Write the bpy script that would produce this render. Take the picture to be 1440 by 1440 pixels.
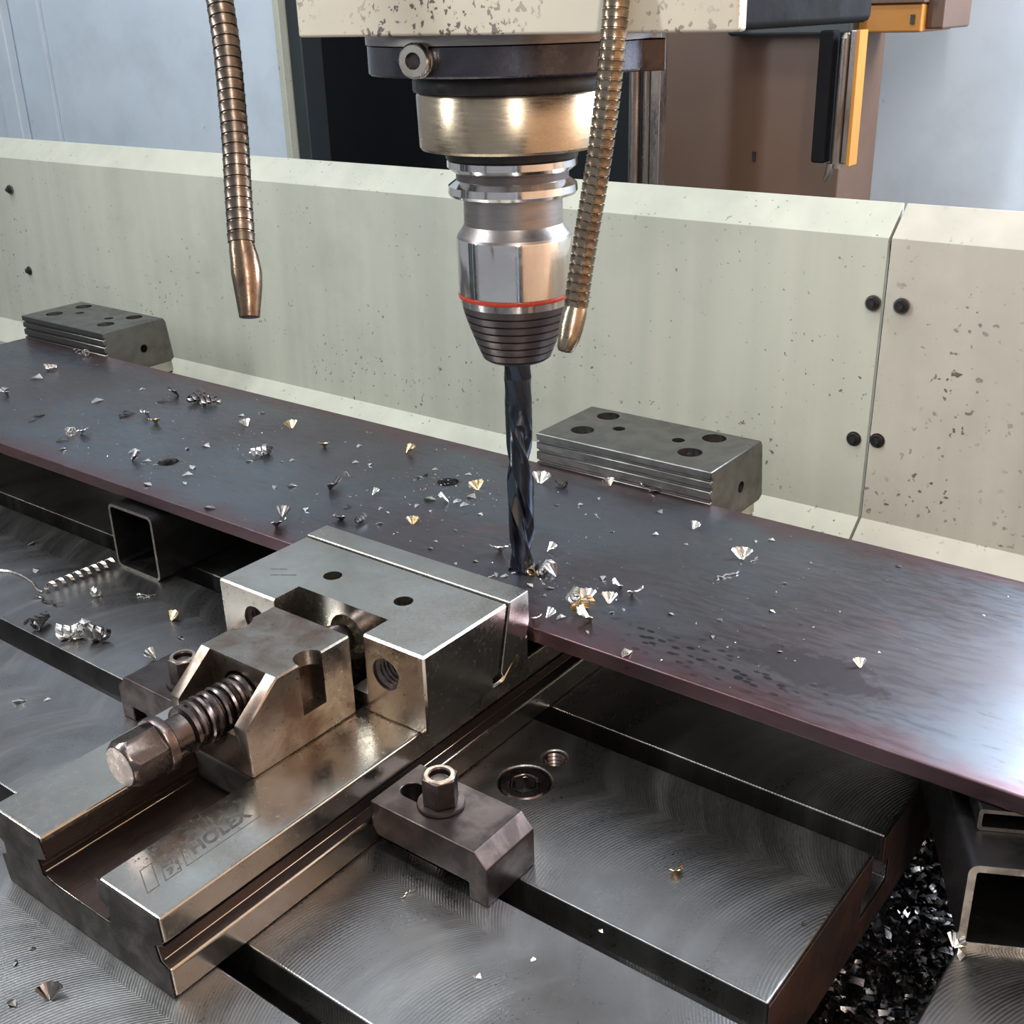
import bpy, bmesh, math, random
from mathutils import Vector, Matrix
from mathutils.geometry import tessellate_polygon
random.seed(7)
S = 0.001                       # everything below is written in millimetres
PI = math.pi
sc = bpy.context.scene
COL = sc.collection
for o in list(bpy.data.objects):
    bpy.data.objects.remove(o)

# ------------------------------------------------------------------ camera
# world: X along the clamped plate, Y away from the operator along the vise, Z up;
# origin = point where the drill meets the plate
F = 1625.465
def rot(a):
    cx, sx = math.cos(a[0]), math.sin(a[0]); cy, sy = math.cos(a[1]), math.sin(a[1]); cz, sz = math.cos(a[2]), math.sin(a[2])
    return (Matrix(((cy, -sy, 0), (sy, cy, 0), (0, 0, 1))) @ Matrix(((1, 0, 0), (0, cx, -sx), (0, sx, cx)))
            @ Matrix(((1, 0, 0), (0, 0, -1), (0, 1, 0))) @ Matrix(((cz, -sz, 0), (sz, cz, 0), (0, 0, 1))))
M = rot([math.radians(v) for v in (23.55482, -1.67178, -37.937)])
CP = Vector((348.2, -454.7, 284.1))
cam_d = bpy.data.cameras.new('camera'); cam = bpy.data.objects.new('camera', cam_d); COL.objects.link(cam)
cam_d.sensor_width = 36; cam_d.lens = F / 1440 * 36; cam_d.clip_start = 0.01; cam_d.clip_end = 50
R3 = Matrix((M[0], -M[1], -M[2])).transposed()
cam.matrix_world = Matrix.Translation(CP * S) @ R3.to_4x4()
sc.camera = cam
def ray(u, v): return M.transposed() @ Vector(((u - 720) / F, (v - 720) / F, 1))
def Zp(u, v, z): d = ray(u, v); return CP + d * ((z - CP.z) / d.z)
def Yp(u, v, y): d = ray(u, v); return CP + d * ((y - CP.y) / d.y)
def Dp(u, v, t): return CP + ray(u, v) * t

# ------------------------------------------------------------------ light
w = bpy.data.worlds.new('world'); sc.world = w; w.use_nodes = True
bg = w.node_tree.nodes['Background']
bg.inputs[0].default_value = (0.88, 0.92, 1.0, 1); bg.inputs[1].default_value = 0.35
def area(name, loc, target, size, sizey, power, col):
    d = bpy.data.lights.new(name, 'AREA'); d.shape = 'RECTANGLE'; d.size = size; d.size_y = sizey; d.energy = power; d.color = col
    o = bpy.data.objects.new(name, d); COL.objects.link(o); o.location = loc
    o.rotation_euler = (Vector(target) - Vector(loc)).to_track_quat('-Z', 'Y').to_euler(); return o
area('led_lamp_overhead', (0.05, -0.30, 1.75), (0.0, 0.1, 0), 1.6, 0.22, 14, (0.95, 1.0, 0.96))
area('left_wall_fill_light', (-1.25, -0.25, 1.6), (-1.1, 0.6, 0.7), 0.9, 0.2, 10, (0.92, 0.98, 1.0))  # added light, brightens the left wall that the metal tops reflect
area('streak_light_left', (-0.62, -0.62, 0.62), (0.0, 0.1, 0.05), 0.05, 0.8, 8, (0.93, 0.98, 1.0))  # added unseen light for vertical streaks in the polished steel
area('streak_light_right', (0.60, -0.62, 0.62), (0.0, 0.2, 0.05), 0.05, 0.8, 6, (1.0, 0.93, 0.86))  # its added counterpart on the right, same purpose
area('back_sheen_light', (0.42, 0.66, 0.43), (0.32, 0.0, 0.0), 0.5, 0.25, 18, (0.74, 0.87, 1.0))  # added out-of-view light that makes the bluish sheen on the plate
sc.view_settings.view_transform = 'Standard'; sc.view_settings.look = 'None'
sc.view_settings.gamma = 1; sc.view_settings.use_curve_mapping = False
sc.view_settings.exposure = 0.30

# ------------------------------------------------------------------ materials
class NT:
    def __init__(s, name):
        s.m = bpy.data.materials.new(name); s.m.use_nodes = True; s.t = s.m.node_tree
        s.b = s.t.nodes['Principled BSDF']; s.co = s.n('ShaderNodeTexCoord').outputs['Object']
    def n(s, k, **kw):
        q = s.t.nodes.new(k)
        for a, v in kw.items(): setattr(q, a, v)
        return q
    def put(s, sock, v):
        if v is None: return
        if hasattr(v, 'is_output'): s.t.links.new(v, sock)
        elif isinstance(v, (tuple, list)) and len(v) == 3 and sock.type == 'RGBA': sock.default_value = (*v, 1)
        else: sock.default_value = v
    def math(s, op, a, b=None, c=None):
        q = s.n('ShaderNodeMath', operation=op)
        s.put(q.inputs[0], a); s.put(q.inputs[1], b); s.put(q.inputs[2], c); return q.outputs[0]
    def mapv(s, scale=(1, 1, 1), loc=(0, 0, 0), rot=(0, 0, 0), src=None):
        q = s.n('ShaderNodeMapping'); s.put(q.inputs[0], src or s.co); q.inputs[1].default_value = loc; q.inputs[2].default_value = rot; q.inputs[3].default_value = scale
        return q.outputs[0]
    def noise(s, scale, detail=4, rough=.55, vec=None, dist=0):
        q = s.n('ShaderNodeTexNoise'); s.put(q.inputs['Vector'], vec or s.co); q.inputs['Scale'].default_value = scale
        q.inputs['Detail'].default_value = detail; q.inputs['Roughness'].default_value = rough; q.inputs['Distortion'].default_value = dist
        return q.outputs['Fac']
    def ramp(s, v, lo, hi, a=0.0, b=1.0):
        q = s.n('ShaderNodeMapRange', clamp=True); s.put(q.inputs[0], v)
        for i, x in enumerate((lo, hi, a, b)): q.inputs[i + 1].default_value = x
        return q.outputs[0]
    def mix(s, f, a, b):
        q = s.n('ShaderNodeMix', data_type='RGBA'); s.put(q.inputs[0], f); s.put(q.inputs[6], a); s.put(q.inputs[7], b); return q.outputs[2]
    def bump(s, h, strength, dist=0.0003):
        q = s.n('ShaderNodeBump'); q.inputs['Strength'].default_value = strength; q.inputs['Distance'].default_value = dist; s.put(q.inputs['Height'], h)
        s.t.links.new(q.outputs[0], s.b.inputs['Normal'])
    def out(s, col, metal, rough):
        s.put(s.b.inputs['Base Color'], col); s.put(s.b.inputs['Metallic'], metal); s.put(s.b.inputs['Roughness'], rough); return s.m
    def xyz(s):
        q = s.n('ShaderNodeSeparateXYZ'); s.put(q.inputs[0], s.co); return q.outputs

def metal(name, a, b, r0=.25, r1=.45, sc_=60, lo=.4, hi=.62, stretch=(1, 1, 1), bump=.08, spots=None, metallic=1.0):
    t = NT(name); v = t.mapv(stretch)
    n1 = t.noise(sc_, 5, .6, v, .4); f = t.ramp(n1, lo, hi)
    col = t.mix(f, a, b)
    if spots:
        n2 = t.noise(sc_ * 7, 3, .6); col = t.mix(t.ramp(n2, spots[1], spots[1] + .05), col, spots[0])
    n3 = t.noise(sc_ * 14, 4, .6, v)
    r = t.math('ADD', t.ramp(f, 0, 1, r0, r1), t.ramp(n3, .3, .7, -.05, .05))
    t.bump(t.math('ADD', n3, t.math('MULTIPLY', n1, .5)), bump)
    return t.out(col, metallic, r)
MT = {}
MT['steel'] = metal('ground_steel', (.53, .505, .455), (.37, .325, .275), .20, .28, 28, .3, .75, spots=((.14, .09, .07), .73), bump=.03)
MT['steel_dirty'] = metal('stained_steel', (.50, .44, .37), (.26, .19, .15), .28, .45, 70, spots=((.10, .06, .05), .66))
MT['drive'] = metal('drive_block_steel', (.31, .27, .23), (.16, .105, .08), .28, .42, 55, .36, .66, spots=((.10, .06, .045), .655), bump=.06)
MT['dark'] = metal('blackened_steel', (.10, .09, .086), (.055, .046, .045), .32, .48, 80, bump=.1, metallic=.7)
MT['dark_brown'] = metal('brown_blackened_steel', (.105, .084, .079), (.062, .048, .046), .34, .5, 70, bump=.1)
MT['fixed'] = metal('fixed_jaw_steel', (.19, .185, .175), (.14, .135, .125), .34, .46, 60, bump=.06)
MT['screw'] = metal('oiled_screw_steel', (.17, .14, .135), (.095, .077, .076), .24, .36, 60, bump=.03)
MT['rail_end'] = metal('blackened_rail_end', (.034, .028, .025), (.018, .015, .014), .55, .65, 60, bump=.08, metallic=0)
MT['channel'] = metal('dark_brown_channel', (.085, .055, .045), (.04, .03, .028), .22, .4, 50, stretch=(1, .15, 1), bump=.1, metallic=.8)  # dark brown liner for the rail channel and clamp groove
MT['tube'] = metal('raw_tube_steel', (.07, .066, .066), (.045, .042, .045), .35, .5, 40, bump=.1)
MT['tube_cut'] = metal('cut_tube_edge', (.36, .34, .30), (.22, .20, .175), .34, .5, 150)
MT['nose'] = metal('spindle_nose_steel', (.46, .38, .28), (.40, .32, .23), .24, .30, 25, stretch=(.3, .3, 3), bump=.02)
MT['flange'] = metal('spindle_flange', (.10, .095, .11), (.07, .065, .075), .22, .34, 40, bump=.04)
MT['chrome'] = metal('polished_steel', (.75, .73, .71), (.66, .63, .62), .10, .16, 30, bump=.015)
MT['holder'] = metal('satin_holder_steel', (.32, .29, .28), (.25, .225, .22), .32, .4, 40, stretch=(1, 1, 8), bump=.04)
MT['nut'] = metal('grey_collet_nut', (.12, .10, .10), (.09, .078, .078), .36, .44, 40, bump=.03, metallic=.8)
MT['drill'] = metal('dark_drill_steel', (.085, .10, .125), (.05, .06, .08), .16, .28, 60, stretch=(1, 1, .2), bump=.03)
MT['bright_screw'] = metal('bright_screw', (.72, .68, .6), (.55, .5, .42), .2, .35, 120)
MT['hose'] = metal('aged_brass_hose', (.18, .145, .12), (.10, .078, .062), .28, .4, 160, spots=((.05, .035, .03), .64))
MT['nozzle'] = metal('aged_brass_nozzle', (.27, .19, .13), (.10, .066, .048), .2, .4, 110, lo=.35, hi=.6)
MT['hose_bright'] = metal('bronze_hose', (.35, .285, .21), (.21, .155, .11), .2, .34, 160, spots=((.05, .035, .03), .66))
MT['black'] = metal('black_hardware', (.02, .02, .022), (.035, .03, .03), .35, .5, 200, metallic=.4)
MT['chip'] = metal('fresh_chip', (.80, .77, .72), (.62, .58, .53), .2, .35, 300, bump=.05)
MT['chip_gold'] = metal('straw_chip', (.75, .58, .34), (.55, .38, .2), .2, .35, 300)
MT['chip_dark'] = metal('dark_chip', (.20, .18, .17), (.10, .09, .09), .25, .4, 300)
MT['etch'] = metal('etched_logo', (.11, .10, .095), (.16, .14, .13), .5, .6, 300, bump=0)
MT['rod'] = metal('guide_rod', (.30, .26, .24), (.14, .10, .08), .25, .5, 40, stretch=(1, 1, .3))
def paint(name, a, b, dirt, thr=.68, r=.42, streak=True, sc_=30, spec=(240, .675)):
    t = NT(name)
    v = t.mapv((1, 1, .06)); f = t.noise(38, 3, .5, v) if streak else t.noise(6, 3)
    col = t.mix(t.ramp(f, .38, .66), a, b)
    n = t.noise(9, 5, .65); col = t.mix(t.ramp(n, .48, .75, 0, .55), col, tuple(x * .70 for x in a))
    n2 = t.noise(spec[0], 2, .5); n4 = t.noise(14, 2)
    k = t.math('MULTIPLY', t.ramp(n2, spec[1], spec[1] + .04), t.ramp(n4, .42, .6))
    col = t.mix(k, col, dirt)
    t.bump(t.noise(700, 2), .05)
    return t.out(col, 0, t.ramp(n, .3, .7, r - .08, r + .1))
MT['guard'] = paint('guard_paint', (.455, .46, .39), (.405, .415, .355), (.10, .085, .075))
MT['guard2'] = paint('guard_paint_spotted', (.47, .445, .385), (.42, .40, .35), (.12, .09, .075), spec=(200, .64))
MT['housing'] = paint('housing_paint', (.50, .46, .37), (.42, .37, .295), (.08, .06, .05), spec=(420, .585), streak=False)
MT['wall'] = paint('enclosure_paint', (.54, .61, .70), (.49, .57, .67), (.36, .41, .48), streak=False, spec=(60, .74))
MT['wall_warm'] = paint('warm_reflecting_wall', (.74, .45, .28), (.66, .40, .25), (.3, .16, .09), streak=False)
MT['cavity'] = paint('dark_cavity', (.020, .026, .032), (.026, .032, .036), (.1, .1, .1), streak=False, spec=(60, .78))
MT['orange'] = paint('orange_paint', (.36, .15, .015), (.33, .135, .014), (.12, .06, .03), streak=False, spec=(120, .72))
MT['brown'] = paint('brown_column_paint', (.095, .050, .030), (.075, .042, .030), (.05, .03, .02), streak=False, spec=(90, .75))
MT['matt_black'] = metal('matt_black_surface', (.007, .007, .009), (.009, .009, .010), .75, .85, 40, metallic=0)  # near-black matt surface with hardly any gloss
MT['rail_end'].node_tree.nodes['Principled BSDF'].inputs['Specular IOR Level'].default_value = 0.12
MT['matt_black'].node_tree.nodes['Principled BSDF'].inputs['Specular IOR Level'].default_value = 0.05
MT['rust'] = metal('rusty_end_face', (.085, .040, .030), (.036, .022, .018), .5, .65, 40, metallic=.3)
MT['red'] = metal('red_ring', (.38, .035, .015), (.32, .03, .015), .25, .3, metallic=0)

def table_mat():
    t = NT('milled_table'); X, Y, Z = t.xyz()
    yy = t.math('ADD', t.math('MODULO', t.math('ADD', Y, 1.0), .105), -.0525)          # one pass of the face mill
    arc = t.math('SQRT', t.math('SUBTRACT', .075 * .075, t.math('MULTIPLY', yy, yy)))
    val = t.math('ADD', X, t.math('MULTIPLY', arc, 1.0))
    wav = t.math('SINE', t.math('MULTIPLY', val, 2 * PI / .0016))
    cmb = t.n('ShaderNodeCombineXYZ'); t.put(cmb.inputs[0], val); t.put(cmb.inputs[1], t.math('MULTIPLY', Y, .12))
    band = t.noise(55, 4, .6, cmb.outputs[0]); blot = t.noise(12, 5, .6)
    fine = t.noise(700, 3, .6)
    col = t.mix(t.ramp(blot, .35, .65), (.34, .335, .335), (.23, .215, .21))
    col = t.mix(t.ramp(band, .5, .75, 0, .35), col, (.46, .45, .445))
    r = t.math('ADD', t.ramp(band, .35, .7, .28, .38), t.ramp(fine, .3, .7, -.04, .04))
    msk = t.ramp(t.noise(9, 2), .36, .52)
    t.bump(t.math('ADD', t.math('MULTIPLY', t.math('MULTIPLY', wav, msk), .9), fine), .16, .0002)
    return t.out(col, 1.0, r)
MT['table'] = table_mat()
def plate_mat():
    t = NT('mill_scale_plate'); X, Y, Z = t.xyz()            # object origin = plate centre
    n = t.noise(14, 5, .6, t.mapv((.35, 1.3, 1))); fn = t.noise(260, 4, .65, t.mapv((.25, 1, 1))); wob = t.noise(22, 4, .6)
    col = t.mix(t.ramp(n, .36, .66), (.13, .15, .175), (.13, .125, .14))
    col = t.mix(t.ramp(t.noise(5.5, 3, .6), .42, .62, 0, .8), col, (.10, .082, .088))
    e = t.math('ADD', t.math('ABSOLUTE', Y), t.math('MULTIPLY', t.math('SUBTRACT', wob, .5), .05))
    col = t.mix(t.ramp(e, .071, .092, 0, .75), col, (.14, .068, .075))
    rp = t.ramp(t.noise(30, 3), .62, .70, 0, .45); col = t.mix(rp, col, (.17, .105, .105))
    col = t.mix(t.ramp(fn, .60, .72, 0, .55), col, (.05, .05, .055))
    # oily smear with its own outline beside the uncut end
    dx = t.math('MULTIPLY', t.math('ADD', X, -OIL[0]), 1 / .040); dy = t.math('MULTIPLY', t.math('ADD', Y, -OIL[1]), 1 / .017)
    d = t.math('ADD', t.math('SQRT', t.math('ADD', t.math('MULTIPLY', dx, dx), t.math('MULTIPLY', dy, dy))), t.math('MULTIPLY', t.math('SUBTRACT', t.noise(90, 4, .7), .5), 1.6))
    k = t.ramp(d, .75, 1.05, 1, 0)
    col = t.mix(k, col, (.045, .036, .04))
    # small dark rolled-in marks in a band beside the smear
    vo = t.n('ShaderNodeTexVoronoi'); t.put(vo.inputs['Vector'], t.mapv((.55, 1, 1))); vo.inputs['Scale'].default_value = 260
    ex = t.math('MULTIPLY', t.math('ADD', X, -OIL[0] + .035), 1 / .085); ey = t.math('MULTIPLY', t.math('ADD', Y, -OIL[1] + .018), 1 / .022)
    g = t.ramp(t.math('ADD', t.math('MULTIPLY', ex, ex), t.math('MULTIPLY', ey, ey)), .3, 1.1, 1, 0)
    g = t.math('MULTIPLY', g, t.math('MULTIPLY', t.ramp(vo.outputs['Distance'], .28, .38, 1, 0), t.ramp(t.noise(60, 2), .42, .52)))
    col = t.mix(g, col, (.03, .028, .032))
    r = t.math('ADD', t.ramp(n, .3, .7, .30, .42), t.math('ADD', t.ramp(fn, .35, .65, -.06, .06), t.math('MULTIPLY', k, .2)))
    t.bump(t.math('ADD', fn, t.math('MULTIPLY', n, .5)), .16, .0003)
    t.b.inputs['Specular IOR Level'].default_value = .8
    return t.out(col, .9, r)
PX0, PX1, PY0, PY1, PZ0 = -710, 520, -50, 136, -9
OIL = ((172.6 - (PX0 + PX1) / 2) * S, (-8 - (PY0 + PY1) / 2) * S)
MT['plate'] = plate_mat()
def pit_mat():
    t = NT('oily_chip_bed'); n = t.noise(200, 3)
    t.bump(n, .5, .002)
    return t.out(t.mix(t.ramp(n, .4, .7), (.02, .02, .02), (.10, .10, .10)), .6, .3)
MT['pit'] = pit_mat()

# ------------------------------------------------------------------ mesh helpers
def B(): return bmesh.new()
def box(bm, x0, x1, y0, y1, z0, z1):
    v = [bm.verts.new((x, y, z)) for z in (z0, z1) for y in (y0, y1) for x in (x0, x1)]
    for f in ((0, 2, 3, 1), (4, 5, 7, 6), (0, 1, 5, 4), (2, 6, 7, 3), (0, 4, 6, 2), (1, 3, 7, 5)): bm.faces.new([v[i] for i in f])
    return bm
def prism(bm, poly, a, b, plane='yz'):
    def P(p, h): return {'yz': (h, p[0], p[1]), 'xz': (p[0], h, p[1]), 'xy': (p[0], p[1], h)}[plane]
    A = [bm.verts.new(P(p, a)) for p in poly]; C = [bm.verts.new(P(p, b)) for p in poly]; n = len(poly)
    bm.faces.new(A); bm.faces.new(list(reversed(C)))
    for i in range(n): bm.faces.new((A[i], C[i], C[(i + 1) % n], A[(i + 1) % n]))
    bmesh.ops.recalc_face_normals(bm, faces=bm.faces[:]); return bm
def frame_of(ax):
    ax = Vector(ax).normalized(); u = ax.orthogonal().normalized(); return ax, u, ax.cross(u)
def lathe(bm, prof, o=(0, 0, 0), ax=(0, 0, 1), n=48, caps=True, ph=0):
    """prof: (radius, height along ax)"""
    ax, u, v = frame_of(ax); o = Vector(o); R = []
    for r, h in prof:
        R.append([bm.verts.new(o + ax * h + (u * math.cos(2 * PI * k / n + ph) + v * math.sin(2 * PI * k / n + ph)) * max(r, 1e-4)) for k in range(n)])
    for a, b in zip(R, R[1:]):
        for k in range(n): bm.faces.new((a[k], a[(k + 1) % n], b[(k + 1) % n], b[k]))
    if caps: bm.faces.new(R[0]); bm.faces.new(R[-1])
    bmesh.ops.recalc_face_normals(bm, faces=bm.faces[:]); return bm
def cyl(bm, o, ax, r, h0, h1, n=32, ph=0): return lathe(bm, [(r, h0), (r, h1)], o, ax, n, ph=ph)
def sweep(bm, pts, rads, n=20, caps=True, flat=None):
    pts = [Vector(p) for p in pts]; R = []; prev = None
    for i, p in enumerate(pts):
        t = (pts[min(i + 1, len(pts) - 1)] - pts[max(i - 1, 0)]).normalized()
        u = (prev - t * prev.dot(t)).normalized() if prev else t.orthogonal().normalized()
        prev = u; v = t.cross(u); r = rads[i] if hasattr(rads, '__len__') else rads
        R.append([bm.verts.new(p + u * math.cos(2 * PI * k / n) * r + v * math.sin(2 * PI * k / n) * r) for k in range(n)])
    for a, b in zip(R, R[1:]):
        for k in range(n): bm.faces.new((a[k], a[(k + 1) % n], b[(k + 1) % n], b[k]))
    if caps: bm.faces.new(R[0]); bm.faces.new(R[-1])
    bmesh.ops.recalc_face_normals(bm, faces=bm.faces[:]); return bm
def cut(bm, *cutters):
    """exact boolean difference; returns a new bmesh"""
    me = bpy.data.meshes.new('t'); bm.to_mesh(me); bm.free(); o = bpy.data.objects.new('t', me); COL.objects.link(o); tmp = []
    for c in cutters:
        mc = bpy.data.meshes.new('c'); c.to_mesh(mc); c.free(); oc = bpy.data.objects.new('c', mc); COL.objects.link(oc); tmp.append(oc)
        m = o.modifiers.new('b', 'BOOLEAN'); m.object = oc; m.operation = 'DIFFERENCE'; m.solver = 'EXACT'
    ev = o.evaluated_get(bpy.context.evaluated_depsgraph_get()); r = B(); r.from_mesh(ev.data)
    for q in [o] + tmp:
        d = q.data; bpy.data.objects.remove(q); bpy.data.meshes.remove(d)
    return r
WL = {}                                              # world position (mm) of every object's origin
def pre(bm, wd, seg=1):
    ed = [e for e in bm.edges if len(e.link_faces) == 2 and e.calc_face_angle(0) > .7]
    bmesh.ops.bevel(bm, geom=ed, offset=wd, segments=seg, affect='EDGES', clamp_overlap=True)
    bmesh.ops.recalc_face_normals(bm, faces=bm.faces[:]); return bm
def mk(name, bm, mat, parent=None, bevel=0, seg=2, smooth=35, base=False, tags=None):
    xs = [v.co for v in bm.verts]
    lo = Vector([min(c[i] for c in xs) for i in range(3)]); hi = Vector([max(c[i] for c in xs) for i in range(3)])
    c = (lo + hi) / 2
    if parent is None and not base: c.z = lo.z
    for v in bm.verts: v.co = (v.co - c) * S
    me = bpy.data.meshes.new(name); bm.to_mesh(me); bm.free()
    me.polygons.foreach_set('use_smooth', [True] * len(me.polygons))
    me.set_sharp_from_angle(angle=math.radians(smooth))
    me.materials.append(MT[mat] if isinstance(mat, str) else mat)
    o = bpy.data.objects.new(name, me); COL.objects.link(o)
    o.parent = parent; o.location = (c - (WL[parent.name] if parent else Vector())) * S; WL[o.name] = c
    if bevel:
        m = o.modifiers.new('bevel', 'BEVEL'); m.width = bevel * S; m.segments = seg; m.limit_method = 'ANGLE'; m.angle_limit = math.radians(40)
        m.harden_normals = True; m.use_clamp_overlap = True
    if tags: tag(o, *tags)
    return o
def tag(o, label=None, cat=None, group=None, kind=None):
    for k, v in (('label', label), ('category', cat), ('group', group), ('kind', kind)):
        if v: o[k] = v
    return o
def thing(name, loc, label, cat, group=None):
    o = bpy.data.objects.new(name, None); COL.objects.link(o); o.location = Vector(loc) * S; o.empty_display_size = .01
    WL[o.name] = Vector(loc); return tag(o, label, cat, group)
def copy_tree(o, parent=None):
    c = o.copy(); COL.objects.link(c); c.parent = parent
    for ch in list(o.children): copy_tree(ch, c)
    return c

ZT = -60          # machine table top
# ------------------------------------------------------------------ setting
def structure(name, bm, mat, **k): return tag(mk(name, bm, mat, **k), kind='structure')
structure('floor', box(B(), -2600, 1000, -760, 950, -190, -172), 'pit')
# enclosure: pale blue sheet walls, a dark opening between them
structure('wall_left', box(B(), -2600, -816, 600, 625, -172, 1900), 'wall', bevel=2)
b_ = B(); box(b_, -1452, -1408, 584, 600, -172, 1900); structure('trim_1', b_, 'wall', bevel=3)
b_ = B(); box(b_, -1330, -1322, 594, 600, -172, 1900); structure('trim_2', b_, 'wall', bevel=1)
b_ = B(); box(b_, -816, -806, 592, 632, -172, 1900); structure('trim_3', b_, 'guard', bevel=1.5)
b_ = B(); box(b_, -806, -784, 604, 640, -172, 1900); structure('trim_4', b_, 'cavity', bevel=2)
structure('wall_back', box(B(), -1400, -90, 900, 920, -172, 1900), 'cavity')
structure('wall_back_upper', box(B(), -806, -118, 604, 625, 430, 1900), 'wall', bevel=2)
structure('wall_back_right', box(B(), -118, 900, 700, 725, -172, 1900), 'wall', bevel=2)
structure('wall_right', box(B(), 720, 745, -560, 700, -172, 1900), 'wall_warm', bevel=2)  # unseen wall, coloured warm to give the steel orange reflections
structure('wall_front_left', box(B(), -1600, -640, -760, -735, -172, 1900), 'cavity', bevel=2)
for i, x in enumerate((-1250, -980, -700, 660, 820)):
    structure('trim_%d' % (5 + i), box(B(), x, x + 45, -735, -715, -172, 1900), 'wall' if i % 2 else 'guard', bevel=2)  # unseen pale posts added as vertical reflections for the polished steel
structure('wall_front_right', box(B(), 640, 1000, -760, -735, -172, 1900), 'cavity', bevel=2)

# machine column seen through the opening
mc = thing('machine_column', (-130, 560, -172), 'brown and orange machine column with a dark cross beam behind the splash guards', 'machine column')
mk('column_panel', box(B(), -232, -49, 520, 600, -172, 700), 'brown', mc, bevel=2)
mk('cross_beam', box(B(), -150, -40, 500, 590, 257, 330), 'cavity', mc, bevel=3)
q = mk('motor_cover', box(B(), -42, 10, 515, 590, 258, 279), 'orange', mc, bevel=2)
mk('slot_hole', box(B(), 1.5, 4.5, 513.6, 515.2, 264, 271), 'black', q)
mk('cover_bracket', box(B(), 9, 24, 525, 590, 260, 330), 'brown', mc, bevel=2)
mk('cover_lid', box(B(), -42, 12, 512, 590, 279.2, 283), 'brown', mc, bevel=1)
mk('black_wiper', box(B(), -46, -34, 452, 466, 164, 262), 'matt_black', mc, bevel=2)
mk('guide_strip', lathe(B(), [(5, 0), (5, 96), (2, 100)], (-27, 460, 160), (0, 0, 1), 24), 'rod', mc)
mk('strip_tail', sweep(B(), [(-30, 455, 164), (-31, 455, 156), (-34, 454, 150)], [3, 3, 1.5], 10), 'rod', mc)
mk('strip_backing', box(B(), -22, -16.5, 455, 466, 164, 262), 'rod', mc, bevel=1)
mk('edge_strip', box(B(), -15.6, -12.6, 450, 466, 163, 262), 'orange', mc, bevel=.6)
for x, z in ((-62, 212), (-128, 158)):
    mk('oblong_hole', box(B(), x - 1.5, x + 1.5, 519, 520.4, z - 4, z + 4), 'black', mc)
gr = thing('guide_rods', (-182, 420, -172), 'pair of rust-streaked vertical guide rods with a flat bar behind the spindle', 'guide rods')
mk('rod', lathe(B(), [(5, -170), (5, 330)], (-191, 420, 0), (0, 0, 1), 24), 'rod', gr)
mk('rod', lathe(B(), [(5, -170), (5, 330)], (-180.5, 424, 0), (0, 0, 1), 24), 'rod', gr)
mk('flat_bar', box(B(), -175, -166, 418, 430, -170, 330), 'rod', gr, bevel=1)

# splash guards: bent sheet, one each side of the seam
def guard(x0, x1, mat, label, bolts, tilt0=0):
    prof = [(271, -135), (274, -80), (300, -60), (304, 139), (307, 141.5), (327, 158.5), (327, 150), (320, 140), (312, 134), (309, 134), (305.5, -64), (279, -84), (276, -135)]
    t = thing('splash_guard', ((x0 + x1) / 2, 300, -172), label, 'splash guard', 'splash guards behind the table')
    mk('sheet', prism(B(), prof, x0, x1, 'yz'), mat, t, bevel=.4, smooth=50)
    if x0 < 0: mk('seam_shade_strip', prism(B(), [(305.8, -64), (309.3, 134.4), (312.3, 134.6), (320, 141), (326, 149), (328, 148), (321.5, 139), (313, 132.5), (310.5, 132.5), (307, -64)], 66, 79, 'yz'), 'matt_black', t)  # black strip added behind the seam, stands in for shade in the gap
    mk('foot', box(B(), x0, x1, 270, 276, -172, -136), 'cavity', t)
    for x, z in bolts:
        o = mk('socket_screw', lathe(B(), [(0.1, 0), (2.2, 0), (2.2, 2.6), (4.0, 2.6), (4.2, 3.4), (4.2, 8)], (x, 296.5, z), (0, 1, 0), 24, False), 'black', t)
        mk('washer', lathe(B(), [(4.3, 0), (5.4, 0), (5.4, 1.4), (4.3, 1.4), (4.3, 0)], (x, 300.6, z), (0, 1, 0), 24, False), 'rod', o)
    return t
guard(-1700, 77.2, 'guard', 'long pale grey-green painted splash guard left of the dark seam', [(72, 95.6), (67.9, -2), (-980, 103), (-971, 8)])
guard(79.2, 715, 'guard2', 'shorter dirt-speckled beige splash guard right of the dark seam', [(91.4, 96), (84.7, 0)])

# ------------------------------------------------------------------ machine tables with T-slots
def tslot_profile(y0, y1, slots, zt=ZT, depth=46):
    p = [(y0, zt - depth), (y0, zt)]
    for a, b in slots: p += [(a, zt), (a, zt - 16), (a - 9, zt - 16), (a - 9, zt - 30), (b + 9, zt - 30), (b + 9, zt - 16), (b, zt - 16), (b, zt)]
    return p + [(y1, zt), (y1, zt - depth)]
SL = [(-370, -356), (-254, -240), (-159, -145), (-42, -28), (90, 104)]
tb = thing('machine_table', (-300, -100, -172), 'milled steel machine table with T-slots carrying the vises', 'machine table')
bm = prism(B(), tslot_profile(-470, 225, SL), -1000, 222, 'yz')
bm = cut(bm, cyl(B(), (66, -89, 0), (0, 0, 1), 13, ZT - 12, ZT + 5, 40), cyl(B(), (66.5, -64.5, 0), (0, 0, 1), 6.2, ZT - 14, ZT + 5, 32))
mk('bed', bm, 'table', tb, bevel=1.3, seg=1)
mk('end_face', prism(B(), tslot_profile(-469, 224, SL, ZT - 1.6, 44), 221.9, 222.25, 'yz'), 'rust', tb)
mk('pedestal', box(B(), -960, 200, -430, 200, -172, ZT - 46.2), 'dark', tb)
bm = lathe(B(), [(6.4, -9), (6.4, -2.5), (7.6, -1.2), (11.2, -1.2), (12.2, -2.2), (12.2, -11)], (66, -89, ZT), (0, 0, 1), 40, False)
q = mk('socket_bolt', bm, 'screw', tb)
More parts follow.
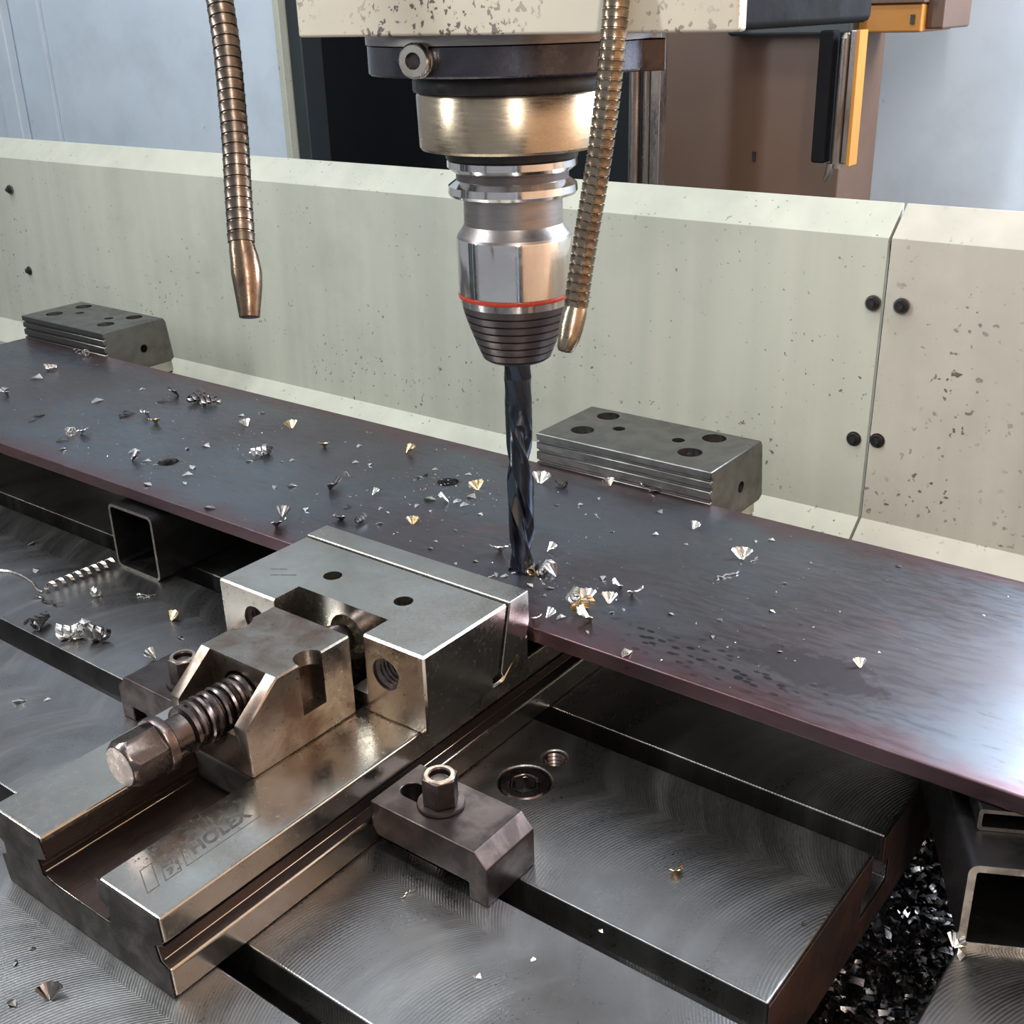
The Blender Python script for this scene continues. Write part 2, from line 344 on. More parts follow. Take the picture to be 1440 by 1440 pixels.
mk('hex_socket', lathe(B(), [(.1, -8.8), (7, -8.8), (7, -1.25), (7.5, -1.25)], (66, -89, ZT), (0, 0, 1), 6, False, ph=.3), 'black', q)
b2 = B()
for k in range(5): lathe(b2, [(6.2, -2 - 2.2 * k), (5.3, -3.1 - 2.2 * k), (6.2, -4.2 - 2.2 * k)], (66.5, -64.5, ZT), (0, 0, 1), 28, False)
mk('hole_thread', b2, 'screw', tb)
tb2 = thing('machine_table', (400, -100, -172), 'second machine table across the chip-filled gap under the crooked square tube', 'machine table')
mk('bed', prism(B(), tslot_profile(-470, 225, SL), 269, 700, 'yz'), 'table', tb2, bevel=1.3, seg=1)
mk('pedestal', box(B(), 280, 690, -430, 200, -172, ZT - 46.2), 'dark', tb2)

# chips lying in the gap between the tables: nobody could count them
bm = B()
for i in range(5200):
    x = random.uniform(204, 276); y = random.uniform(-260, 250); s = random.uniform(1.2, 4.0)
    z = -171 + random.uniform(0, 8) + 22 * max(0, 1 - abs(x - 240) / 60)
    Rm = Matrix.Rotation(random.uniform(0, 6.28), 3, 'Z') @ Matrix.Rotation(random.uniform(-1.2, 1.2), 3, 'X')
    pv = [bm.verts.new(Vector((x, y, z + 3)) + Rm @ Vector(p) * s) for p in ((-1, -.4, 0), (1, -.5, .2), (.9, .5, -.1), (0, .35, .4), (-.8, .5, .1))]
    bm.faces.new(pv[:4]); bm.faces.new((pv[0], pv[3], pv[4]))
tag(mk('chip_bed', bm, 'chip_dark'), 'dark oily metal chips heaped in the gap between tables', 'metal chips', kind='stuff')

# ------------------------------------------------------------------ vise
def hexpts(r, ph=0): return [(r * math.cos(PI / 3 * k + ph), r * math.sin(PI / 3 * k + ph)) for k in range(6)]
vz = thing('machine_vise', (-21, -40, ZT), 'steel machine vise with hex-headed screw, engraved rail and clamped wide plate', 'vise', 'machine vises holding the plate')
ZR = -21.6
RX0, RX1 = -79, 36.5
prof = [(RX0 + 2.5, ZT), (38.8, ZT), (38.2, -46), (33, -44.2), (31.5, -37), (37.4, -34), (36.5, ZR), (-2.2, ZR), (-2.2, -31), (3, -34), (3, -41), (-2, -43), (-36, -43), (-45.5, -41.5), (-47, -34), (-40, -31), (-42.5, ZR), (RX0, ZR), (RX0 - .6, -35), (RX0 + 5, -38), (RX0 + 5, -44.5), (RX0 + .5, -46)]
rl = mk('base_rail', prism(B(), prof, -275, 212, 'xz'), 'steel', vz, bevel=1.5, seg=1)
# darker sawn end of the rail
e2 = [(x * .985 - .3, z + (.35 if z < -59 else -.25)) for x, z in prof]
mk('rail_end', prism(B(), e2, -275.25, -274.9, 'xz'), 'rail_end', rl, smooth=10)
def ribbon(bm, path, y0, y1):
    A = [bm.verts.new((x, y0, z)) for x, z in path]; C = [bm.verts.new((x, y1, z)) for x, z in path]
    for i in range(len(path) - 1): bm.faces.new((A[i], A[i + 1], C[i + 1], C[i]))
    return solid_(bm, .08)
def solid_(bm, th): bmesh.ops.recalc_face_normals(bm, faces=bm.faces[:]); bmesh.ops.solidify(bm, geom=bm.faces[:], thickness=th); return bm
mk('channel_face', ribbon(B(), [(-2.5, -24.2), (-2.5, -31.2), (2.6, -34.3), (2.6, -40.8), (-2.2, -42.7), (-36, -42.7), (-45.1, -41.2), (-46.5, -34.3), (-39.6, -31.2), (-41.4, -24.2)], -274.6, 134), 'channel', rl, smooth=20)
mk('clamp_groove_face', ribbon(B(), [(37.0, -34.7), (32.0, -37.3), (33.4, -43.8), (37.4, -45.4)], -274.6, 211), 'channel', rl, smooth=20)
b2 = B()
for z in (-37.5,): box(b2, -46.0, -45.2, -274, 130, z - .3, z + .3)
mk('guide_strip', b2, 'steel_dirty', rl)
# engraved mark on the right-hand rail: two slanted frames, a long frame and the lettering
def strip(bm, a, b, wd, z0, z1):
    a = Vector(a); b = Vector(b); d = (b - a).normalized(); n = Vector((-d.y, d.x)) * wd / 2; a = a - d * wd / 2; b = b + d * wd / 2
    prism(bm, [tuple(a + n), tuple(b + n), tuple(b - n), tuple(a - n)], z0, z1, 'xy')
b2 = B(); zl = (ZR - .02, ZR + .05)
def frame_(b2, ya, yb, x0=8.6, x1=21.5, sl=6, skip=()):
    c = [(x0, ya), (x0, yb), (x1, yb - sl), (x1, ya - sl)]
    for i in range(4):
        if i not in skip: strip(b2, c[i], c[(i + 1) % 4], .45, *zl)
frame_(b2, -262.5, -257.2); frame_(b2, -254, -246.6); frame_(b2, -243.8, -206, skip=(1, 0))
strip(b2, (8.6, -243.8), (8.6, -240.6), .45, *zl)
strip(b2, (-1.0, -226.5), (9.5, -228.5), .4, *zl)
mk('logo_frame', b2, 'etch', rl)
cu = bpy.data.curves.new('t', 'FONT'); cu.body = 'HOLEX'; cu.size = 9.4; cu.shear = .28; cu.offset = .38; cu.extrude = .04; cu.space_character = 1.06
to = bpy.data.objects.new('t', cu); COL.objects.link(to)
me = bpy.data.meshes.new_from_object(to.evaluated_get(bpy.context.evaluated_depsgraph_get())); bpy.data.objects.remove(to)
b2 = B(); b2.from_mesh(me)
b2.transform(Matrix.Translation((18.3, -244.0, ZR + .03)) @ Matrix.Rotation(PI / 2, 4, 'Z') @ Matrix.Diagonal((.94, 1.0, 1, 1)))
mk('logo_lettering', b2, 'etch', rl)
b2 = B()
for k in range(46):
    y = random.uniform(-262, -244); x = random.uniform(1, 8) if k < 12 else random.uniform(10, 20)
    if k >= 12: y = random.uniform(-256.5, -250)
    s = random.uniform(.3, .9); a = random.uniform(0, 3)
    prism(b2, [(x + s * random.uniform(.6, 1.2) * math.cos(a + j * PI / 3), y + s * random.uniform(.6, 1.2) * math.sin(a + j * PI / 3)) for j in range(6)], ZR - .02, ZR + .03, 'xy')
mk('rust_speck', b2, 'etch', rl)['kind'] = 'stuff'

# movable jaw with notch, wedge-shaped insert at its clamping side
JX0, JX1, JT = -97.5, 42, 20.6
side = [(-129, ZR), (-129, JT), (-67.4, JT), (-76, -15), (-80, -15), (-80, -19), (-73, -19), (-58, -5.5), (-51.5, -3), (-51.5, ZR)]
bm = pre(prism(B(), side, JX0, JX1, 'yz'), 1.0)
bm = cut(bm, box(B(), -56, 5, -140, -112, -12, 40),
         box(B(), -44, -6, -140, -112, -30, 40),
         cyl(B(), (17.6, -135, 3.5), (0, 1, 0), 8.2, 0, 26, 36), cyl(B(), (-72, -135, 3.5), (0, 1, 0), 8.2, 0, 26, 36),
         cyl(B(), (-24, -120, 2), (0, 1, 0), 12, 0, 26, 36),
         cyl(B(), (-50.5, -93.8, 5), (0, 0, 1), 4.9, 0, 30, 32), cyl(B(), (-1.7, -93.9, 5), (0, 0, 1), 4.9, 0, 30, 32),
         cyl(B(), (38, -62, -13), (1, 0, 0), 3.2, 0, 10, 24))
jw = mk('movable_jaw', bm, 'steel', vz)
for x in (17.6, -72):
    b2 = B()
    for k in range(8): lathe(b2, [(8.2, 2 + 2.4 * k), (6.6, 3.2 + 2.4 * k), (8.2, 4.4 + 2.4 * k)], (x, -129, 3.5), (0, 1, 0), 36, False)
    mk('hole_thread', b2, 'screw', jw)
b2 = B()
for row, (ua, ub, v0) in enumerate(((381, 403, 800), (381, 416, 808.5))):
    a, c = Zp(ua, v0, JT), Zp(ub, v0 + .2, JT); k = 0.0
    while k < 1:
        wd_ = random.uniform(.035, .08); p = a.lerp(c, k); q = a.lerp(c, min(1, k + wd_ * .8))
        strip(b2, p.xy, q.xy, random.uniform(.35, .9), JT - .02, JT + .03); k += wd_
mk('engraved_marking', b2, 'etch', jw)
mk('jaw_insert', prism(B(), [(-65.9, JT + .4), (-50.6, JT + .4), (-50.4, 4), (-54, -6), (-72.5, -18.5), (-74.3, -15)], JX0 - 1.5, JX1 + .3, 'yz'), 'steel', vz, bevel=.8, seg=1)

# drive block that the screw pushes against
bm = prism(B(), [(-197, ZR + .15), (-133, ZR + .15), (-133, 20.5), (-178, 20.5), (-198.6, 4)], -51, .3, 'yz')
bm = pre(bm, .8)
bm = cut(bm, box(B(), -44.2, -6.5, -215, -178, -1, 40),
         cyl(B(), (-25, -215, 1.5), (0, 1, 0), 13.2, 0, 60, 40),
         box(B(), -38.2, -11.8, -215, -178, 1.5, 12),
         box(B(), -14, 6, -165.2, -151, -6, 13), cyl(B(), (-.5, -158.1, 0), (0, 0, 1), 7.1, -6, 40, 32),
         cyl(B(), (-56.5, -155, 0), (0, 0, 1), 10, 0, 40, 32))
db = mk('drive_block', bm, 'drive', vz)
mk('guide_tongue', prism(B(), [(-193, -42.6), (-137, -42.6), (-137, ZR), (-197, ZR), (-197, -36)], -41.5, -3, 'yz'), 'rail_end', db, bevel=2)

# screw: hexagonal head, collar, neck and coarse thread
sx, sz = -25, 2.0
sp = mk('clamping_screw', lathe(B(), [(7.8, -223), (7.8, -212), (8.8, -210), (9, -209), (9, -120), (7.5, -113)], (sx, 0, sz), (0, 1, 0), 40), 'screw', vz, bevel=.5)
b2 = B(); hd = [(11.6, -244), (11.6, -225)]
lathe(b2, hd, (sx, 0, sz), (0, 1, 0), 6, ph=.45)
b3 = lathe(B(), [(9.2, -243.5), (9.5, -243.2), (12.2, -239.0), (15, -235), (15, -225.5), (.1, -225.5)], (sx, 0, sz), (0, 1, 0), 40)
me = bpy.data.meshes.new('h'); b2.to_mesh(me); b2.free(); o1 = bpy.data.objects.new('h', me); COL.objects.link(o1)
me2 = bpy.data.meshes.new('g'); b3.to_mesh(me2); b3.free(); o2 = bpy.data.objects.new('g', me2); COL.objects.link(o2)
mo = o1.modifiers.new('i', 'BOOLEAN'); mo.operation = 'INTERSECT'; mo.object = o2; mo.solver = 'EXACT'
b2 = B(); b2.from_mesh(o1.evaluated_get(bpy.context.evaluated_depsgraph_get()).data); bpy.data.objects.remove(o1); bpy.data.objects.remove(o2)
mk('hex_head', b2, 'screw', sp, bevel=.35)
mk('collar', lathe(B(), [(9.2, -226.4), (12.4, -226.2), (12.8, -225.6), (12.8, -222.2), (12.3, -221.6), (7.2, -221.6)], (sx, 0, sz), (0, 1, 0), 48), 'screw', sp)
b2 = B(); lathe(b2, [(8.5, -211.4), (10.8, -210.8), (10.8, -208.8), (9.0, -208)], (sx, 0, sz), (0, 1, 0), 48)
pts = []; pit = 4.4
for i in range(36 * 9 + 1):
    a = 2 * PI * i / 36; pts.append((sx + 9.9 * math.cos(a), -206.5 + pit * i / 36, sz + 9.9 * math.sin(a)))
sweep(b2, pts, 1.55, 8)
mk('coarse_thread', b2, 'screw', sp)

# fixed jaw at the far end of the rail
FX0, FX1, FT = -90, 42.5, 21.2
side = [(139.5, ZR), (136.6, -16), (136.6, -3), (139, -3), (139, -4.2)]
nf = [(137.2, ZR)]
z = -16
for g in (-7, 1.5, 9.0, 15.5):                       # horizontal gripping grooves
    nf += [(136.2, g - 1.0), (138.4, g - .9), (138.4, g + .7), (136.2, g + .8)]
nf += [(136.2, FT), (204, FT), (206.5, FT - 3.5), (210.5, -19), (206, ZR)]
bm = prism(B(), nf, FX0, FX1, 'yz')
bm = pre(bm, .5)
big = [(-67.9, 191.5), (-66.9, 158), (14.8, 191.5), (14.3, 160)]; small = [(-47.7, 173.5), (-3, 175.5)]
cs = [cyl(B(), (x, y, 0), (0, 0, 1), 8.0, FT - 14, FT + 5, 32) for x, y in big] + [cyl(B(), (x, y, 0), (0, 0, 1), 4.3, FT - 16, FT + 5, 28) for x, y in small]
cs.append(cyl(B(), (FX1 - 12, 178, -2.5), (1, 0, 0), 3.9, 0, 20, 28))
fj = mk('fixed_jaw', cut(bm, *cs), 'fixed', vz)
for x, y in big:
    q = mk('socket_bolt', lathe(B(), [(3.6, -11), (3.6, -5.4), (6.4, -5.4), (7, -6), (7, -13)], (x, y, FT), (0, 0, 1), 28, False), 'screw', fj)
b2 = B(); box(b2, -79, 36, 140, 212, ZT, -46)

vz2 = copy_tree(vz); vz2.location.x += -.624
vz2['label'] = 'dark fixed jaw with six holes at the plate end beneath the free hose'

# ------------------------------------------------------------------ plate with drilled holes
hl = [(-117.2, 74.9), (-304.9, -5.1)]
bm = box(B(), PX0, PX1, PY0, PY1, PZ0, 0)
bm = cut(bm, *[cyl(B(), (x, y, 0), (0, 0, 1), 7.0, -15, 5, 40) for x, y in hl], cyl(B(), (0, 0, 0), (0, 0, 1), 7.6, -5, 5, 40))
for v in bm.verts:
    if v.co.z < -8.9 and v.co.y < PY0 + .1: v.co.y += .6
pl = mk('steel_plate', bm, 'plate', bevel=1.0, base=True, tags=('long dark mill-scale steel plate with purple rusty edges clamped under the drill', 'steel plate'))
pl.data['t'] = 1
for x, y in hl:
    mk('burr', lathe(B(), [(7.0, -1), (7.2, .06), (8.8, .12), (9.2, .02)], (x, y, 0), (0, 0, 1), 36, False), 'chip_dark', pl)

# ------------------------------------------------------------------ clamps that hold the vise rail down
def clamp(flip, x0, label, grp='clamps holding the vise rail to the table'):
    s = -1 if flip else 1
    def X(v): return x0 + s * v
    t = thing('hold_down_clamp', (X(30), -150, ZT), label, 'clamp', grp)
    zt = -34
    pr = [(0, zt), (58.5, zt), (65, -41), (65, ZT), (55, ZT), (55, -51.5), (3, -51.5), (0, -47)]
    pr = [(X(a), z) for a, z in pr]
    bm = prism(B(), pr, -167, -133.5, 'xz')
    sl = [(X(a), b) for a, b in [(7, -146.2), (7, -153.8)]]
    hull = [(X(10 + 5.2 * math.cos(a)), -150.4 + 5.2 * math.sin(a)) for a in [PI / 2 + PI * k / 10 for k in range(11)]] + [(X(30 + 5.2 * math.cos(a)), -150.4 + 5.2 * math.sin(a)) for a in [-PI / 2 + PI * k / 10 for k in range(11)]]
    bm = cut(bm, prism(B(), hull, -60, 0, 'xy'))
    mk('clamp_bar', bm, 'dark_brown', t, bevel=.7)
    nx = X(27)
    mk('washer', lathe(B(), [(5.5, 0), (10.2, 0), (10.6, .6), (10.3, 1.6), (5.5, 1.8), (5.5, 0)], (nx, -150.4, zt), (0, 0, 1), 40, False), 'dark_brown', t)
    b2 = lathe(B(), [(8.3, 1.8), (8.3, 15.4)], (nx, -150.4, zt), (0, 0, 1), 6, ph=.25)
    b3 = cut(b2, cyl(B(), (nx, -150.4, zt), (0, 0, 1), 4.6, 12.2, 20, 32))
    q = mk('hex_nut', b3, 'dark_brown', t, bevel=.7)
    mk('nut_rim', lathe(B(), [(4.6, 13.2), (5.0, 15.8), (6.6, 15.8), (7.0, 15.3)], (nx, -150.4, zt), (0, 0, 1), 40, False), 'steel_dirty', q)
    mk('stud', lathe(B(), [(3.9, -26), (3.9, 12.6), (3.3, 13.4)], (nx, -150.4, zt), (0, 0, 1), 28), 'dark', t)
    return t
clamp(False, 40, 'slotted steel clamp with hex nut and washer beside the large table bolt')
clamp(True, -80.5, 'dark clamp with hex nut half hidden behind the vise drive block')

# ------------------------------------------------------------------ square tubes under the plate
def tube(name, o, yaw, wd, ht, ln, th, label, rad=4):
    """o = bottom front left corner"""
    t = thing(name, o, label, 'steel tube', 'steel tubes propping up the plate')
    c, s = math.cos(yaw), math.sin(yaw); o = Vector(o)
    def rr(x0, x1, z0, z1, r):
        out = []
        for cx, cz, a0 in ((x1 - r, z1 - r, 0), (x0 + r, z1 - r, 90), (x0 + r, z0 + r, 180), (x1 - r, z0 + r, 270)):
            for k in range(6): a = math.radians(a0 + 18 * k); out.append((cx + r * math.cos(a), cz + r * math.sin(a)))
        return out
    outer = rr(0, wd, 0, ht, rad); inner = rr(th, wd - th, th, ht - th, max(rad - th, .8)); n = len(outer)
    def W(p, y): return o + Vector((p[0] * c - y * s, p[0] * s + y * c, p[1]))
    bm = B()
    L = [[bm.verts.new(W(p, y)) for p in ring] for ring, y in ((outer, .3), (outer, ln), (inner, ln), (inner, .3))]
    for a, b in zip(L, L[1:]):
        for k in range(n): bm.faces.new((a[k], a[(k + 1) % n], b[(k + 1) % n], b[k]))
    bmesh.ops.recalc_face_normals(bm, faces=bm.faces[:])
    bd = mk('tube_body', bm, 'tube', t, smooth=30)
    bm = B(); L = [[bm.verts.new(W(p, y)) for p in ring] for ring, y in ((outer, .3), (outer, 0), (inner, 0), (inner, .3))]
    for a, b in zip(L, L[1:]):
        for k in range(n): bm.faces.new((a[k], a[(k + 1) % n], b[(k + 1) % n], b[k]))
    bmesh.ops.recalc_face_normals(bm, faces=bm.faces[:])
    mk('sawn_edge', bm, 'tube_cut', t)
    return t
tube('square_tube', (-307, -56, ZT), 0, 47, 47, 190, 2.0, 'square steel tube standing open-ended on the table left of the vise', 5)
YAW = math.radians(27)
tube('square_tube', (268.8, -76, ZT), YAW, 50, 40.5, 170, 3, 'crooked square steel tube bridging the gap between the two tables', 4)
tube('rectangular_tube', (264.5, -54, ZT + 40.7), YAW, 30, 9.9, 140, 1.6, 'flat rectangular steel tube lying on the crooked square tube', 1.6)

# ------------------------------------------------------------------ spindle, tool holder, drill
sh = thing('spindle_head', (0, 0, 226), 'beige speckled spindle head with dark flange and brass-toned nose', 'spindle head')
mk('housing', box(B(), -59, 154, -75, -68, 274.6, 520), 'housing', sh, bevel=1.2)
mk('head_casting', box(B(), -40, 151, -67.8, 52, 274.7, 520), 'matt_black', sh, bevel=3)
mk('cover_plate', lathe(B(), [(30, 270.4), (65.6, 270.4), (65.6, 274.5), (30, 274.5)], n=96), 'holder', sh)
bm = lathe(B(), [(30, 257.6), (64.2, 257.6), (65, 258.4), (65, 269.8), (64.4, 270.3), (30, 270.3)], n=96)
mk('flange_disc', bm, 'flange', sh)
mk('flange_block', prism(B(), [(52, -2), (70, 22), (62, 32), (44, 10)], 256.8, 270.2, 'xy'), 'dark_brown', sh, bevel=.6)
mk('black_ring', lathe(B(), [(30, 249.6), (45, 249.6), (45.4, 250.4), (45.4, 256), (44.4, 257.5), (30, 257.5)], n=80), 'black', sh)
mk('nose', lathe(B(), [(24, 223.5), (42.6, 224.0), (43.5, 225.2), (44.1, 248), (43.2, 249.5), (30, 249.5)], n=80), 'nose', sh)
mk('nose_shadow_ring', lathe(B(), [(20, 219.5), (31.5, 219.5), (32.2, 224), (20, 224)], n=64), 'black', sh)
fx = Vector((6.1, -68)); dr = Vector((.30, -1, 0)).normalized(); o = Vector((2.5, -64.5, 265))
kb = mk('side_screw', lathe(B(), [(4.0, 0), (4.0, 1), (6.2, 1.2), (7.1, 2), (7.1, 4.0), (6.8, 4.3), (7.1, 4.6), (7.1, 6.4), (6.2, 7.8), (3.4, 8.0), (3.4, 5)], o, dr, 40, False), 'bright_screw', sh)
mk('hex_socket', lathe(B(), [(.1, 5.4), (3.5, 5.4), (3.5, 8.05)], o, dr, 6, False), 'dark', kb)

th = thing('tool_holder', (0, 0, 120), 'polished collet tool holder with thin red ring above ribbed grey nut', 'tool holder')
mk('upper_flange', lathe(B(), [(20, 219.4), (30.4, 219.4), (31.2, 218.6), (31.2, 215.6), (27.2, 212.6), (20, 212.6)], n=72), 'chrome', th, smooth=18)
mk('grip_groove', lathe(B(), [(18, 213), (27.1, 213), (27.1, 209), (18, 209)], n=72), 'nut', th)
mk('lower_flange', lathe(B(), [(20, 209.6), (27.2, 209.6), (31, 206.9), (31.3, 203.6), (30.4, 202.2), (23.8, 201), (20, 201)], n=72), 'chrome', th, smooth=18)
mk('neck', lathe(B(), [(18, 202), (23.9, 202), (24.2, 188.5), (24.9, 187.2), (27.6, 183.4), (27.9, 182.2), (18, 182.2)], n=72), 'holder', th, smooth=18)
mk('barrel', lathe(B(), [(18, 182.4), (28.0, 182.2), (28.2, 181.4), (28.2, 155.4), (18, 155.4)], n=80), 'chrome', th, smooth=18)
mk('red_ring', lathe(B(), [(27, 155.4), (28.3, 155.2), (28.6, 154.2), (28.3, 153.2), (27, 153)], n=72), 'red', th)
mk('bright_band', lathe(B(), [(18, 153), (27.9, 153), (27.2, 149.6), (18, 149.6)], n=72), 'chrome', th, smooth=18)
pr = [(14, 149.6), (26.8, 149.5)]; zz = 149.5; N = 7
rz = lambda z: 26.9 - (149.5 - z) * .20 - max(0, (147 - z)) ** 1.35 * .052
for k in range(N):
    z0 = 149.5 - k * 4.0; z1 = z0 - 3.25
    pr += [(rz(z0), z0 - .15), (rz(z1), z1), (rz(z1) - 1.3, z1 - .1), (rz(z0 - 4) - 1.2, z0 - 3.9)]
pr += [(rz(121.5), 121.6), (rz(121.5) - 2, 120.2), (8, 120.2), (8, 122)]
mk('ribbed_nut', lathe(B(), pr, n=72), 'nut', th, smooth=25)

def drill():
    bm = B(); n = 40; R = 7.15; rows = []
    zt, z1, zb = 123, 86, 0.5
    zs = [zt, 110, 98, 92] + [z1 - (z1 - zb) * i / 90 for i in range(91)]
    for z in zs:
        fl = 0 if z > 91 else min(1, (91 - z) / 14); tw = (z1 - z) * 2 * PI / 105 + 2.45
        ring = []
        for k in range(n):
            a = 2 * PI * k / n; r = R
            for ph in (0, PI):
                d = (a - ph + PI) % (2 * PI) - PI
                if abs(d) < .72: r -= fl * 4.3 * (math.cos(d / .72 * PI / 2)) ** .8
                elif .72 <= d < 1.9: r -= .25 * fl
            ring.append(bm.verts.new((r * math.cos(a + tw), r * math.sin(a + tw), z)))
        rows.append(ring)
    for a, b in zip(rows, rows[1:]):
        for k in range(n): bm.faces.new((a[k], a[(k + 1) % n], b[(k + 1) % n], b[k]))
    bm.faces.new(rows[0]); tip = bm.verts.new((0, 0, -2.4))
    for k in range(n): bm.faces.new((rows[-1][k], rows[-1][(k + 1) % n], tip))
    bmesh.ops.recalc_face_normals(bm, faces=bm.faces[:])
    return mk('twist_drill', bm, 'drill', smooth=40, tags=('dark twist drill with helical flutes cutting into the plate', 'drill bit'))
drill()

# ------------------------------------------------------------------ coolant hoses
def spline(pts, m):
    out = []
    for i in range(len(pts) - 1):
        p0, p1, p2, p3 = pts[max(i - 1, 0)], pts[i], pts[i + 1], pts[min(i + 2, len(pts) - 1)]
        for k in range(m):
            t = k / m; out.append(.5 * ((2 * p1) + (p2 - p0) * t + (2 * p0 - 5 * p1 + 4 * p2 - p3) * t * t + (3 * p1 - p0 - 3 * p2 + p3) * t ** 3))
    return out + [pts[-1]]
def hose(pix, nozzle, r, pitch, mat, label):
    """pix: (u, v, depth) centre line seen in the photo"""
    P = [Dp(*p) for p in pix]; top = P[0] + (P[0] - P[1]).normalized() * 60; top.z = max(top.z, 330)
    path = spline([top] + P, 60)
    acc = [0]
    for a, b in zip(path, path[1:]): acc.append(acc[-1] + (b - a).length)
    t = thing('coolant_hose', P[-1], label, 'coolant hose', 'metal coolant hoses hanging at the spindle')
    pts = []; rad = []; s = 0; j = 0; L = acc[-1]
    def at(s):
        nonlocal j
        while j < len(acc) - 2 and acc[j + 1] < s: j += 1
        f = (s - acc[j]) / max(1e-6, acc[j + 1] - acc[j]); return path[j].lerp(path[j + 1], min(1, f))
    while s < L - pitch:
        for f, rr in ((0, .88), (.12, .88), (.2, 1.03), (.35, 1.0), (.8, .985), (.95, .99)):
            pts.append(at(s + pitch * f)); rad.append(r * rr)
        s += pitch
    mk('ribbed_hose', sweep(B(), pts, rad, 28), mat, t, smooth=60)
    N = [Dp(*p[:3]) for p in nozzle]; rr = [p[3] for p in nozzle]
    nz = mk('nozzle', sweep(B(), [pts[-1]] + N, [r * .9] + rr, 32, True), 'nozzle' if mat == 'hose' else 'hose_bright', t, smooth=50)
    e = N[-1]; d = (N[-1] - N[-2]).normalized()
    mk('nozzle_mouth', lathe(B(), [(.1, -.2), (rr[-1] * .7, -.2), (rr[-1] * .72, .15)], e, d, 24, False), 'black', nz)
    return t
hose([(309, 0, 452), (318, 60, 452), (325, 130, 452), (331, 200, 452), (335, 270, 452), (338, 315, 452), (340, 348, 452)],
     [(341, 352, 452, 5.2), (343.5, 362, 452, 5.5), (347, 385, 452, 6.0), (349, 405, 452, 5.5), (351, 446, 452, 4.0)], 5.3, 4.2, 'hose', 'dark ribbed metal coolant hose hanging free beside the spindle')
hose([(867, 0, 405), (862, 60, 409), (855, 130, 415), (846, 200, 421), (835, 270, 428), (823, 340, 435), (814, 400, 440), (810, 432, 443)],
     [(809, 436, 443, 4.6), (807, 444, 443, 4.8), (803, 462, 443, 4.7), (800, 476, 443, 4.2), (795, 490, 443, 3.3), (794, 494, 443, 2.6)], 4.7, 3.3, 'hose_bright', 'shiny ribbed metal coolant hose crossing in front of the spindle nose')

# ------------------------------------------------------------------ chips
def solid(bm, th=.25):
    bmesh.ops.recalc_face_normals(bm, faces=bm.faces[:]); bmesh.ops.solidify(bm, geom=bm.faces[:], thickness=th); return bm
def fan(seed):
    rd = random.Random(seed); bm = B(); n = 10; span = rd.uniform(1.6, 3.6); rows = []
    for j in range(4):
        rows.append([bm.verts.new((math.cos(span * (k / n - .5)) * .6 * (.15 + .85 * j / 3) * (1 + .05 * (k % 2)), math.sin(span * (k / n - .5)) * .6 * (.15 + .85 * j / 3), .45 * j / 3 + .05 * (k % 2) * j / 3)) for k in range(n + 1)])
    for a, b in zip(rows, rows[1:]):
        for k in range(n): bm.faces.new((a[k], a[k + 1], b[k + 1], b[k]))
    return solid(bm, .04)
def curl(seed, turns=2.2, taper=.5, pit=.33):
    rd = random.Random(seed); bm = B(); n = int(14 * turns); A = []; Bv = []
    for i in range(n + 1):
        a = 2 * PI * turns * i / n; r = .36 * (1 - taper * i / n) * (1 + .12 * (i % 2)); x = -.5 * pit * turns + pit * turns * i / n
        A.append(bm.verts.new((x - .05, r * math.cos(a), r * math.sin(a)))); Bv.append(bm.verts.new((x + .2, r * .86 * math.cos(a + .2), r * .86 * math.sin(a + .2))))
    for i in range(n): bm.faces.new((A[i], A[i + 1], Bv[i + 1], Bv[i]))
    return solid(bm, .04)
def flake(seed):
    rd = random.Random(seed); bm = B(); k = rd.uniform(.35, .7)
    v = [bm.verts.new(p) for p in ((-.55, -.1, 0), (-.1, -k * .6, .12), (.5, -.12, .02), (.1, k * .55, .25), (-.35, k * .35, .1))]
    c = bm.verts.new((0, 0, .2))
    for i in range(5): bm.faces.new((v[i], v[(i + 1) % 5], c))
    return solid(bm, .04)
def sliver(seed):
    rd = random.Random(seed); pts = [(-.5 + .1 * i, .09 * math.sin(i * rd.uniform(.5, 1.0)), .05 + .05 * rd.random()) for i in range(11)]
    return sweep(B(), pts, [.012] + [.03] * 9 + [.01], 5)
KN = {}
def chip_mesh(kind, var, mat):
    key = (kind, var, mat)
    if key not in KN:
        bm = {'fan': fan, 'curl': lambda s: curl(s, 1.6 + .5 * (s % 4), .2 + .15 * (s % 3)), 'flake': flake, 'sliver': sliver}[kind](var + 11)
        if kind in ('curl',): bmesh.ops.translate(bm, verts=bm.verts[:], vec=(0, 0, .36))
        bm.transform(Matrix.Scale(S, 4)); me = bpy.data.meshes.new(kind + '_chip'); bm.to_mesh(me); bm.free()
        zmin = min(v.co.z for v in me.vertices)
        for v in me.vertices: v.co.z -= zmin
        me.materials.append(MT[mat]); KN[key] = me
    return KN[key]
NAMES = {'fan': ('fan_chip', 'ribbed fan-shaped'), 'curl': ('curled_chip', 'tightly curled'), 'flake': ('flake_chip', 'small bent'), 'sliver': ('sliver_chip', 'thin wire-like')}
TONE = {'chip': 'silver', 'chip_gold': 'straw-coloured', 'chip_dark': 'dark'}
